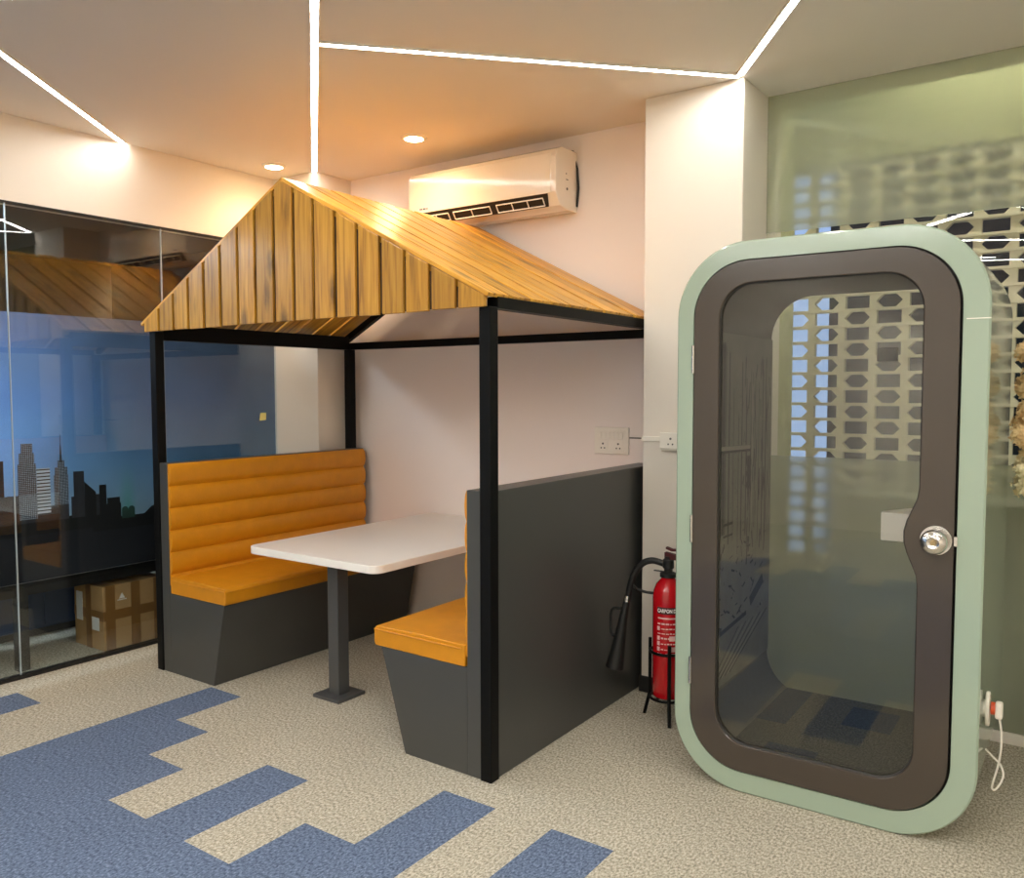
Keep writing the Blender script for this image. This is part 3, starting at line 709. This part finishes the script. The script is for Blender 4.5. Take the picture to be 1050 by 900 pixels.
# carpeted pod floor with planks
b = MB(); fz = 0.150
ws = [-0.40, -0.22, -0.02, 0.18, 0.40]
b.m(0).box(-0.41, 0.41, 0.058, DP-0.016, 0.126, fz-0.002)
pat = {0: (0.42, DP-0.016), 2: (0.55, 0.80), 1: (0.06, 0.20)}
for i in range(4):
    xa, xb = ws[i], ws[i+1]
    if i in pat:
        y0, y1 = pat[i]
        b.m(1).poly([(xa, y0, fz), (xb, y0, fz), (xb, y1, fz), (xa, y1, fz)])
        b.m(0).poly([(xa, 0.058, fz), (xb, 0.058, fz), (xb, y0, fz), (xa, y0, fz)]); b.poly([(xa, y1, fz), (xb, y1, fz), (xb, DP-0.016, fz), (xa, DP-0.016, fz)])
    else: b.m(0).poly([(xa, 0.058, fz), (xb, 0.058, fz), (xb, DP-0.016, fz), (xa, DP-0.016, fz)])
b.build('pod_floor', ['pod_carpet', 'pod_carpet_b'], pod)
# rear glass
b = MB(); b.prism(rr(-0.448, 0.448, 0.126, 2.037, 0.198, 12), lambda x, z: (x, DP-0.012, z), lambda x, z: (x, DP-0.004, z))
b.build('rear_glass', 'pod_glass2', pod)
b = MB().box(0.075-0.043, 0.075+0.043, DP-0.034, DP-0.013, 1.725, 1.785)
so = b.build('sensor_box', 'dark_plastic', pod, bevel=0.004)
MB().box(0.045, 0.105, DP-0.0355, DP-0.034, 1.74, 1.77).build('sensor_window', 'rubber', so)
# white shelf with a cut corner on the right inner wall
b = MB(); b.prism([(0.449, 0.60), (0.115, 0.60), (0.113, 0.64), (0.20, 0.80), (0.449, 0.80)], lambda u, w: (u, w, 0.962), lambda u, w: (u, w, 1.082))
b.build('shelf', 'white_lam', pod, bevel=0.004)
# printed street drawing on the left inner wall
gx = -0.4495
b = MB(); b.m(0).box(gx, gx+0.006, 0.062, DP-0.018, 0.325, 1.838)
def gl(y0, z0, y1, z1, w=0.006, mi=1):
    d = Vector((0, y1-y0, z1-z0)); n = Vector((0, -d.z, d.y)).normalized()*w/2; xx = gx+0.0066+0.0003*mi
    b.m(mi).poly([(xx, y0-n.y, z0-n.z), (xx, y1-n.y, z1-n.z), (xx, y1+n.y, z1+n.z), (xx, y0+n.y, z0+n.z)])
rg = random.Random(3)
for k in range(16): y = 0.09+0.011*k; gl(y, 0.98, y, 1.80-0.02*rg.random(), rg.choice((0.005, 0.007, 0.012)))
for k in range(10):
    y = 0.30+0.055*k+rg.uniform(-0.01, 0.01); gl(y, 0.86+0.1*rg.random(), y, rg.uniform(1.45, 1.8), rg.choice((0.006, 0.012)))
for k in range(60):
    y = rg.uniform(0.48, 0.86); z = rg.uniform(0.8, 1.7); gl(y, z, y+rg.uniform(-0.02, 0.02), z+rg.uniform(0.04, 0.14), rg.uniform(0.005, 0.014))
for k in range(26):
    y = rg.uniform(0.26, 0.5); z = rg.uniform(0.9, 1.6); gl(y, z, y+rg.uniform(0.01, 0.04), z+rg.uniform(-0.01, 0.02), 0.003)
gl(0.20, 1.345, 0.575, 1.335, 0.030, 1); gl(0.20, 1.35, 0.575, 1.34, 0.018, 2); gl(0.60, 0.95, 0.60, 1.62, 0.012, 2)   # lamp arm and pole
gl(0.56, 1.15, 0.56, 1.30, 0.05, 1)
for z in (1.17, 1.22, 1.27):
    for dy in (-0.035, 0.035): gl(0.56+dy-0.012, z, 0.56+dy+0.012, z, 0.026, 1)
gl(0.24, 1.02, 0.36, 1.02, 0.012); gl(0.24, 0.97, 0.36, 0.97, 0.010)
for k in range(70):
    y = rg.uniform(0.12, 0.8); z = rg.uniform(0.56, 0.93); gl(y, z, y+rg.uniform(-0.05, 0.05), z+rg.uniform(-0.02, 0.03), rg.uniform(0.004, 0.012))
gl(0.15, 0.55, 0.55, 0.58, 0.02); gl(0.60, 0.62, 0.78, 0.70, 0.05)
for k in range(9): gl(0.10+0.03*k, 0.36, 0.45+0.05*k, 0.54, 0.006, 2 if k % 2 else 1)
b.build('wall_graphic', ['graphic', 'ink', 'ink2'], pod, recalc=False)
# door
b = MB(); d0 = b.loop(at(Dd, -0.006)); d1 = b.loop(at(Dd, 0.034)); g0 = b.loop(at(G_, -0.006)); gm = b.loop(at(Gi, -0.003)); g1 = b.loop(at(Gi, 0.034))
b.bridge(d0, d1); b.bridge(d0, g0); b.bridge(g0, gm); b.bridge(gm, g1); b.bridge(g1, d1)
door = b.build('door', 'pod_brown', pod, smooth=25)
b = MB(); b.prism([(x*1.0+(0.004 if x > 0 else -0.004), z) for x, z in G_], lambda x, z: (x, 0.014, z), lambda x, z: (x, 0.022, z))
b.build('door_glass', 'pod_glass', door)
b = MB(); e0 = b.loop(at(Gi, 0.004)); e1 = b.loop(at(rr(-0.375, 0.349, 0.196, 2.008, 0.13, 16, SIDE, bulge), 0.006)); e2 = b.loop(at(rr(-0.375, 0.349, 0.196, 2.008, 0.13, 16, SIDE, bulge), 0.013))
b.bridge(e0, e1); b.bridge(e1, e2); b.build('gasket', 'rubber', door, smooth=30)
kx = 0.408
kn = MB().lathe([(0.0, -0.012), (0.050, -0.012), (0.052, -0.009), (0.052, -0.006)], (kx, 0, zk-0.005), 40, 'Y').build('knob_rose', 'chrome', door, smooth=40)
MB().lathe([(0.013, -0.075), (0.020, -0.080), (0.036, -0.073), (0.043, -0.060), (0.040, -0.046), (0.026, -0.034), (0.018, -0.026), (0.020, -0.012)], (kx, 0, zk-0.005), 40, 'Y').build('knob', 'chrome', kn, smooth=50)
MB().lathe([(0.0, -0.0808), (0.008, -0.0808), (0.009, -0.077)], (kx, 0, zk-0.005), 24, 'Y').build('keyhole', 'brass', kn, smooth=40)
for z in (1.72, 1.04, 0.46):
    MB().tube([(-0.484, -0.009, z-0.055), (-0.484, -0.009, z+0.055)], 0.006, 10).build('hinge', 'chrome', door)
MB().box(0.464, 0.474, -0.010, 0.0, zk-0.02, zk+0.012).build('latch', 'chrome', pod)
# joint lines on the shell face and inlet on the right side
MB().box(0.482, 0.5545, -0.0006, 0.002, 1.835, 1.838).build('joint', 'white_plastic', pod)
pl = MB().lathe([(0.0, 0.0), (0.030, 0.0), (0.030, 0.007), (0.0, 0.007)], (W2, 0.150, 0.472), 20, 'X').build('inlet_box', 'white_plastic', pod)
v = MB(); v.prism([(0.036*math.cos(2*PI*k/28), 0.062*math.sin(2*PI*k/28)) for k in range(28)], lambda u, w: (W2+0.006, 0.150+u, 0.472+w), lambda u, w: (W2+0.019, 0.150+u, 0.472+w))
v.build('inlet_plate', 'white_plastic', pl, bevel=0.004)
# plug and cord
pg = thing('plug', 'white plug with a looped cord in the side of the pod', 'plug', (1.145+W2+0.0195, 0.63, 0.475))
MB().lathe([(0.0, 0.0), (0.022, 0.0), (0.022, 0.012), (0.018, 0.014)], (0, 0, 0), 20, 'X').build('collar', 'orange', pg, smooth=40)
MB().box(0.013, 0.036, -0.017, 0.017, -0.033, 0.026).build('plug_body', 'white_plastic', pg, bevel=0.007, bseg=3)
cp = [(0.026, 0, -0.03), (0.033, 0, -0.08), (0.034, 0, -0.14), (0.027, 0, -0.20), (0.014, 0, -0.26), (0.010, 0.0, -0.288), (0.020, 0.004, -0.292), (0.036, 0.01, -0.265), (0.042, 0.02, -0.235), (0.028, 0.03, -0.205), (0.004, 0.04, -0.188), (-0.018, 0.05, -0.170)]
def smooth_path(P, n=6):
    out = []; P = [Vector(p) for p in P]
    for i in range(len(P)-1):
        a, b_, c, d = P[max(i-1, 0)], P[i], P[i+1], P[min(i+2, len(P)-1)]
        for k in range(n):
            t = k/n; out.append(0.5*((2*b_)+(c-a)*t+(2*a-5*b_+4*c-d)*t*t+(3*b_-a-3*c+d)*t**3))
    return out+[P[-1]]
MB().tube(smooth_path(cp), 0.0036, 8).build('cord', 'white_plastic', pg, smooth=60)

# ------------------------------------------------------------------ fire extinguisher and its stand
ex = thing('fire_extinguisher', 'red fire extinguisher with a black horn between pillar and pod', 'fire extinguisher', (0.308, 1.0, 0.112))
r = 0.073
MB().lathe([(0.0, 0.0), (r-0.01, 0.0), (r, 0.010), (r, 0.485), (r-0.004, 0.52), (r-0.016, 0.552), (r-0.035, 0.573), (0.030, 0.583), (0.026, 0.592), (0.0, 0.592)], seg=48).build('cylinder', 'red', ex, smooth=50)
v = MB(); v.lathe([(0.040, 0.586), (0.040, 0.604), (0.030, 0.608), (0.022, 0.612)], seg=28); v.box(-0.075, -0.02, -0.004, 0.004, 0.606, 0.611)
v.build('neck_ring', 'rubber', ex, smooth=40)
va = MB().lathe([(0.021, 0.608), (0.021, 0.625), (0.027, 0.63), (0.027, 0.668), (0.018, 0.676), (0.018, 0.686)], seg=24).build('valve', 'rubber', ex, smooth=40)
v = MB(); v.prism([(-0.016, 0.674), (0.12, 0.668), (0.125, 0.676), (0.03, 0.700), (-0.016, 0.706)], lambda u, w: (u, -0.013, w), lambda u, w: (u, 0.013, w))
v.prism([(-0.010, 0.722), (0.02, 0.712), (0.12, 0.722), (0.12, 0.731), (0.02, 0.724), (-0.010, 0.732)], lambda u, w: (u, -0.012, w), lambda u, w: (u, 0.012, w))
v.build('lever', 'label_dark', va, bevel=0.002)
MB().tube(smooth_path([(-0.020, -0.012, 0.650), (-0.075, -0.022, 0.660), (-0.125, -0.030, 0.640), (-0.165, -0.036, 0.585), (-0.185, -0.042, 0.52), (-0.195, -0.046, 0.45)]), 0.016, 12).build('hose', 'rubber', ex, smooth=60)
MB().tube(smooth_path([(-r+0.002, -0.01, 0.498), (-0.11, -0.02, 0.500), (-0.15, -0.03, 0.512), (-0.172, -0.038, 0.54)]), 0.007, 8).build('hose_strap', 'rubber', ex, smooth=60)
hp = [(-0.195, -0.046, 0.46), (-0.203, -0.052, 0.42), (-0.212, -0.058, 0.36), (-0.235, -0.068, 0.20), (-0.249, -0.074, 0.115)]
hn = MB().tube(hp, 0.02, 20, radii=[0.015, 0.019, 0.022, 0.036, 0.046]).build('horn', 'rubber', ex, smooth=50)
MB().tube([(-0.1945, -0.046, 0.475), (-0.199, -0.049, 0.445)], 0.017, 16).build('horn_collar', 'chrome', hn, smooth=40)
v = MB(); v.tube(smooth_path([(-0.215, -0.075, 0.415), (-0.262, -0.080, 0.405), (-0.268, -0.084, 0.34), (-0.262, -0.086, 0.285), (-0.238, -0.086, 0.28)]), 0.007, 8)
v.build('horn_grip', 'rubber', hn, smooth=60)
# printed label, bent round the cylinder; faces the camera side
rl = r+0.0006
def wrap(u, w, k=0.0):       # u metres along the circumference, from the front
    a = -PI/2+0.36+u/rl; return ((rl+k)*math.cos(a), (rl+k)*math.sin(a), w)
v = MB()
def lab(u0, u1, w0, w1, mi, k=0.0002, n=6):
    v.m(mi)
    for i in range(n):
        a, c = u0+(u1-u0)*i/n, u0+(u1-u0)*(i+1)/n
        v.poly([wrap(a, w0, k), wrap(c, w0, k), wrap(c, w1, k), wrap(a, w1, k)])
lab(-0.050, 0.062, 0.418, 0.452, 1, 0.0001, 12)
rg = random.Random(5)
lab(-0.045, 0.045, 0.395, 0.402, 0)
for row, z in enumerate((0.368, 0.345, 0.322, 0.298, 0.272, 0.245, 0.222)):
    if row in (1, 3, 4, 5):
        lab(-0.049, -0.034, z-0.006, z+0.014, 0, n=2)
    u = -0.028 if row in (1, 3, 4, 5) else -0.046
    while u < 0.05:
        l_ = rg.uniform(0.008, 0.02); lab(u, min(u+l_, 0.055), z, z+rg.uniform(0.004, 0.008), 0, n=3); u += l_+0.004
    if row in (3, 5): lab(0.012, 0.05, z-0.008, z+0.016, 0, n=5)
lb = v.build('label_print', ['label_white', 'label_dark'], ex, recalc=False)
cu = bpy.data.curves.new('t', 'FONT'); cu.body = 'CARBON DIOXIDE'; cu.size = 0.0235; cu.offset = 0.0011; cu.extrude = 0
to = bpy.data.objects.new('t', cu); COL.objects.link(to); bpy.context.view_layer.update()
me = bpy.data.meshes.new_from_object(to.evaluated_get(bpy.context.evaluated_depsgraph_get())); bpy.data.objects.remove(to)
xs = [vv.co.x for vv in me.vertices]; sc_ = 0.150/(max(xs)-min(xs))
for vv in me.vertices: vv.co = Vector(wrap(-0.047+(vv.co.x-min(xs))*sc_, 0.427+vv.co.y, 0.0007))
me.materials.append(M['text_white']); to = bpy.data.objects.new('label_text', me); COL.objects.link(to); to.parent = lb

st = thing('extinguisher_stand', 'black wire stand holding the red fire extinguisher', 'stand', (0.308, 1.0, 0))
for z, nm in ((0.335, 'upper_ring'), (0.108, 'base_ring')):
    v = MB(); v.torus((0, 0, z), 0.083, 0.007)
    if nm == 'base_ring':
        for k in range(3): v.bar((0.083*math.cos(PI/3*2*k), 0.083*math.sin(PI/3*2*k), z-0.003), (-0.083*math.cos(PI/3*2*k), -0.083*math.sin(PI/3*2*k), z-0.003), 0.010, 0.005)
    v.build(nm, 'black_metal', st, smooth=60)
for k in range(3):
    a = PI+2*PI/3*k; c, s_ = math.cos(a), math.sin(a)
    MB().tube([(0.093*c, 0.093*s_, 0.385), (0.093*c, 0.093*s_, 0.115), (0.097*c, 0.097*s_, 0.10), (0.122*c, 0.122*s_, 0.0)], 0.0085, 10).build('leg', 'black_metal', st, smooth=50)

# ------------------------------------------------------------------ dried flowers on the far right
fl = thing('dried_flower_arrangement', 'cream dried flowers at the right edge beside the pod', 'flowers', (2.088, 1.12, 0))
rg = random.Random(11)
def blossom(c, rad, n, mat):
    v = MB(); c = Vector(c)
    for i in range(n):
        d = Vector((rg.gauss(0, 1), rg.gauss(0, 1), rg.gauss(0, 1))).normalized()
        p = c+d*rad*rg.uniform(0.5, 1.0); s_ = rg.uniform(0.009, 0.017)
        a = d.orthogonal().normalized(); a.rotate(Matrix.Rotation(rg.uniform(0, 6.28), 3, d)); e = d.cross(a)
        for q in range(4):
            t = a*math.cos(q*PI/2)+e*math.sin(q*PI/2); w_ = a*math.cos(q*PI/2+PI/2)+e*math.sin(q*PI/2+PI/2)
            v.poly([p, p+t*s_*0.6+w_*s_*0.45+d*s_*0.2, p+t*s_*1.15+d*s_*0.55*rg.uniform(0.3, 1.4), p+t*s_*0.6-w_*s_*0.45+d*s_*0.2])
    return v.build('blossom', mat, fl, recalc=False)
stems = MB(); top = Vector((0, 0, 1.02))
cl = []
for z, xs_ in ((1.73, (-0.375, -0.33, -0.22)), (1.665, (-0.35, -0.27, -0.14)), (1.60, (-0.385, -0.31, -0.20)), (1.54, (-0.365, -0.27, -0.1)), (1.475, (-0.39, -0.30, -0.18)), (1.41, (-0.375, -0.29, -0.12)), (1.345, (-0.36, -0.25)), (1.28, (-0.37, -0.28)), (1.225, (-0.355, -0.30))):
    for x in list(xs_)+[xs_[0]+0.03, xs_[0]+0.06, xs_[0]+0.09]: cl.append((x+0.046+rg.uniform(-0.008, 0.008), rg.uniform(-0.05, 0.05), z+rg.uniform(-0.02, 0.02)))
for (x, y, z) in ((-0.05, 0.1, 1.75), (0.1, 0.0, 1.8), (0.2, -0.08, 1.65), (0.28, 0.05, 1.5), (0.05, -0.12, 1.55), (0.22, 0.1, 1.35), (-0.02, 0.02, 1.9)): cl.append((x, y, z))
for k, c in enumerate(cl):
    c = (max(c[0], -0.332), c[1], c[2])       # clear of the pod side
    blossom(c, rg.uniform(0.042, 0.052), 130, 'petal' if k % 3 else 'petal2')
    cv = Vector(c); mid = top.lerp(cv, 0.55)+Vector((0, 0, 0.10 if cv.z < 1.5 else 0.02))
    stems.tube(smooth_path([top+Vector((rg.uniform(-.02, .02), rg.uniform(-.02, .02), 0)), mid, cv], 5), 0.003, 5)
stems.build('stem', 'twig', fl, smooth=60)
vs = thing('floor_vase', 'tall white floor vase holding the dried flowers', 'vase', (2.088, 1.12, 0))
MB().lathe([(0.0, 0.0), (0.11, 0.0), (0.125, 0.02), (0.15, 0.35), (0.14, 0.7), (0.085, 0.95), (0.075, 1.02), (0.085, 1.05), (0.075, 1.05), (0.066, 1.02), (0.0, 1.0)], seg=40).build('body', 'ceramic', vs, smooth=60)

# ------------------------------------------------------------------ behind the glass: low table, box, navy panel
lt = thing('low_table', 'black low table close behind the glass partition', 'table', (-3.26, -0.35, 0))
MB().box(-0.29, 0.29, -1.0, 0.85, 0.485, 0.525).build('tabletop', 'dark_plastic', lt, bevel=0.004)
MB().box(0.235, 0.255, -0.95, 0.80, 0.43, 0.485).build('apron', 'dark_plastic', lt)
MB().box(0.288, 0.2945, -1.0, 0.85, 0.512, 0.526).build('edge_strip', 'paper', lt)
for x in (-0.25, 0.235):
    for y in (-0.11, 0.79): MB().box(x-0.03, x+0.03, y-0.03, y+0.03, 0, 0.485).build('leg', 'dark_plastic', lt)
cb = thing('cardboard_box', 'taped brown cardboard box under the low table behind the glass', 'box', (-3.14, 0.20, 0))
MB().box(-0.17, 0.17, -0.205, 0.205, 0, 0.40).build('carton', 'cardboard', cb, bevel=0.004)
v = MB()
v.box(-0.171, 0.1715, -0.2065, 0.2065, 0.185, 0.245)
for y in (-0.160, 0.005, 0.160): v.box(-0.12, 0.1722, y-0.03, y+0.03, 0.0, 0.4012)
v.box(-0.03, 0.03, -0.2072, -0.20, 0, 0.4)
v.build('packing_tape', 'tape', cb)
MB().box(0.04, 0.12, -0.208, -0.2055, 0.12, 0.20).build('address_label', 'paper', cb)
MB().box(-0.14, -0.07, -0.208, -0.2055, 0.16, 0.34).build('address_label', 'paper', cb)
v = MB(); v.prism([(-0.02, 0), (0.02, 0), (0.0, 0.035)], lambda u, w: (0.1732, -0.085+u, 0.31+w), lambda u, w: (0.1726, -0.085+u, 0.31+w)); v.box(0.1726, 0.1732, -0.115, -0.055, 0.30, 0.305)
v.build('arrow_mark', 'paper', cb)
nv = thing('filing_pedestal', 'navy cabinet behind the low table and cardboard box', 'cabinet', (-3.95, 0.05, 0))
MB().box(-0.22, 0.30, -0.75, 0.55, 0.05, 0.72).build('body', 'navy', nv, bevel=0.004)
for k in range(2): MB().box(0.298, 0.306, -0.73+0.65*k, -0.10+0.62*k, 0.07, 0.70).build('door', 'navy', nv, bevel=0.003)
MB().box(-0.20, 0.27, -0.73, 0.53, 0, 0.05).build('plinth', 'dark_plastic', nv)
# unseen ceiling panel put in the office to backlight the printed film
ol = thing('office_backlight', 'unseen cool ceiling light panel in the office, backlighting the film', 'ceiling light', (-3.75, -1.25, 2.75))
MB().box(-0.3, 0.3, -0.6, 0.6, -0.02, 0).build('frame', 'white_plastic', ol)
MB().box(-0.28, 0.28, -0.58, 0.58, -0.024, -0.019).build('diffuser', emit('office_panel_light', (0.70, 0.85, 1.0, 1), 24.0), ol)

# ------------------------------------------------------------------ world, camera, view
w = bpy.data.worlds.new('dusk'); SC.world = w; w.use_nodes = True
bg = w.node_tree.nodes['Background']; bg.inputs[0].default_value = (0.42, 0.60, 1.0, 1); bg.inputs[1].default_value = 0.55

f, yaw, pitch, roll, cx, cy, ch = 872.2264, -0.6154, -0.0576, -0.0016, 2.0392, -2.7552, 1.6
fw = Vector((math.sin(yaw)*math.cos(pitch), math.cos(yaw)*math.cos(pitch), math.sin(pitch)))
rt = Vector((math.cos(yaw), -math.sin(yaw), 0)); up = rt.cross(fw)
c_, s_ = math.cos(roll), math.sin(roll); rt, up = c_*rt+s_*up, c_*up-s_*rt
cam = bpy.data.cameras.new('camera'); co = bpy.data.objects.new('camera', cam); COL.objects.link(co)
mat = Matrix((rt, up, -fw)).transposed().to_4x4(); mat.translation = Vector((cx, cy, ch)); co.matrix_world = mat
cam.sensor_width = 36; cam.lens = 36*f/1050; cam.clip_start = 0.05
SC.camera = co
SC.view_settings.view_transform = 'Standard'; SC.view_settings.look = 'None'; SC.view_settings.gamma = 1; SC.view_settings.use_curve_mapping = False
SC.view_settings.exposure = 0.70
cy_ = SC.cycles
cy_.max_bounces = 14; cy_.transparent_max_bounces = 24; cy_.transmission_bounces = 12; cy_.glossy_bounces = 6; cy_.diffuse_bounces = 6
cy_.use_denoising = True
cy_.sample_clamp_indirect = 8
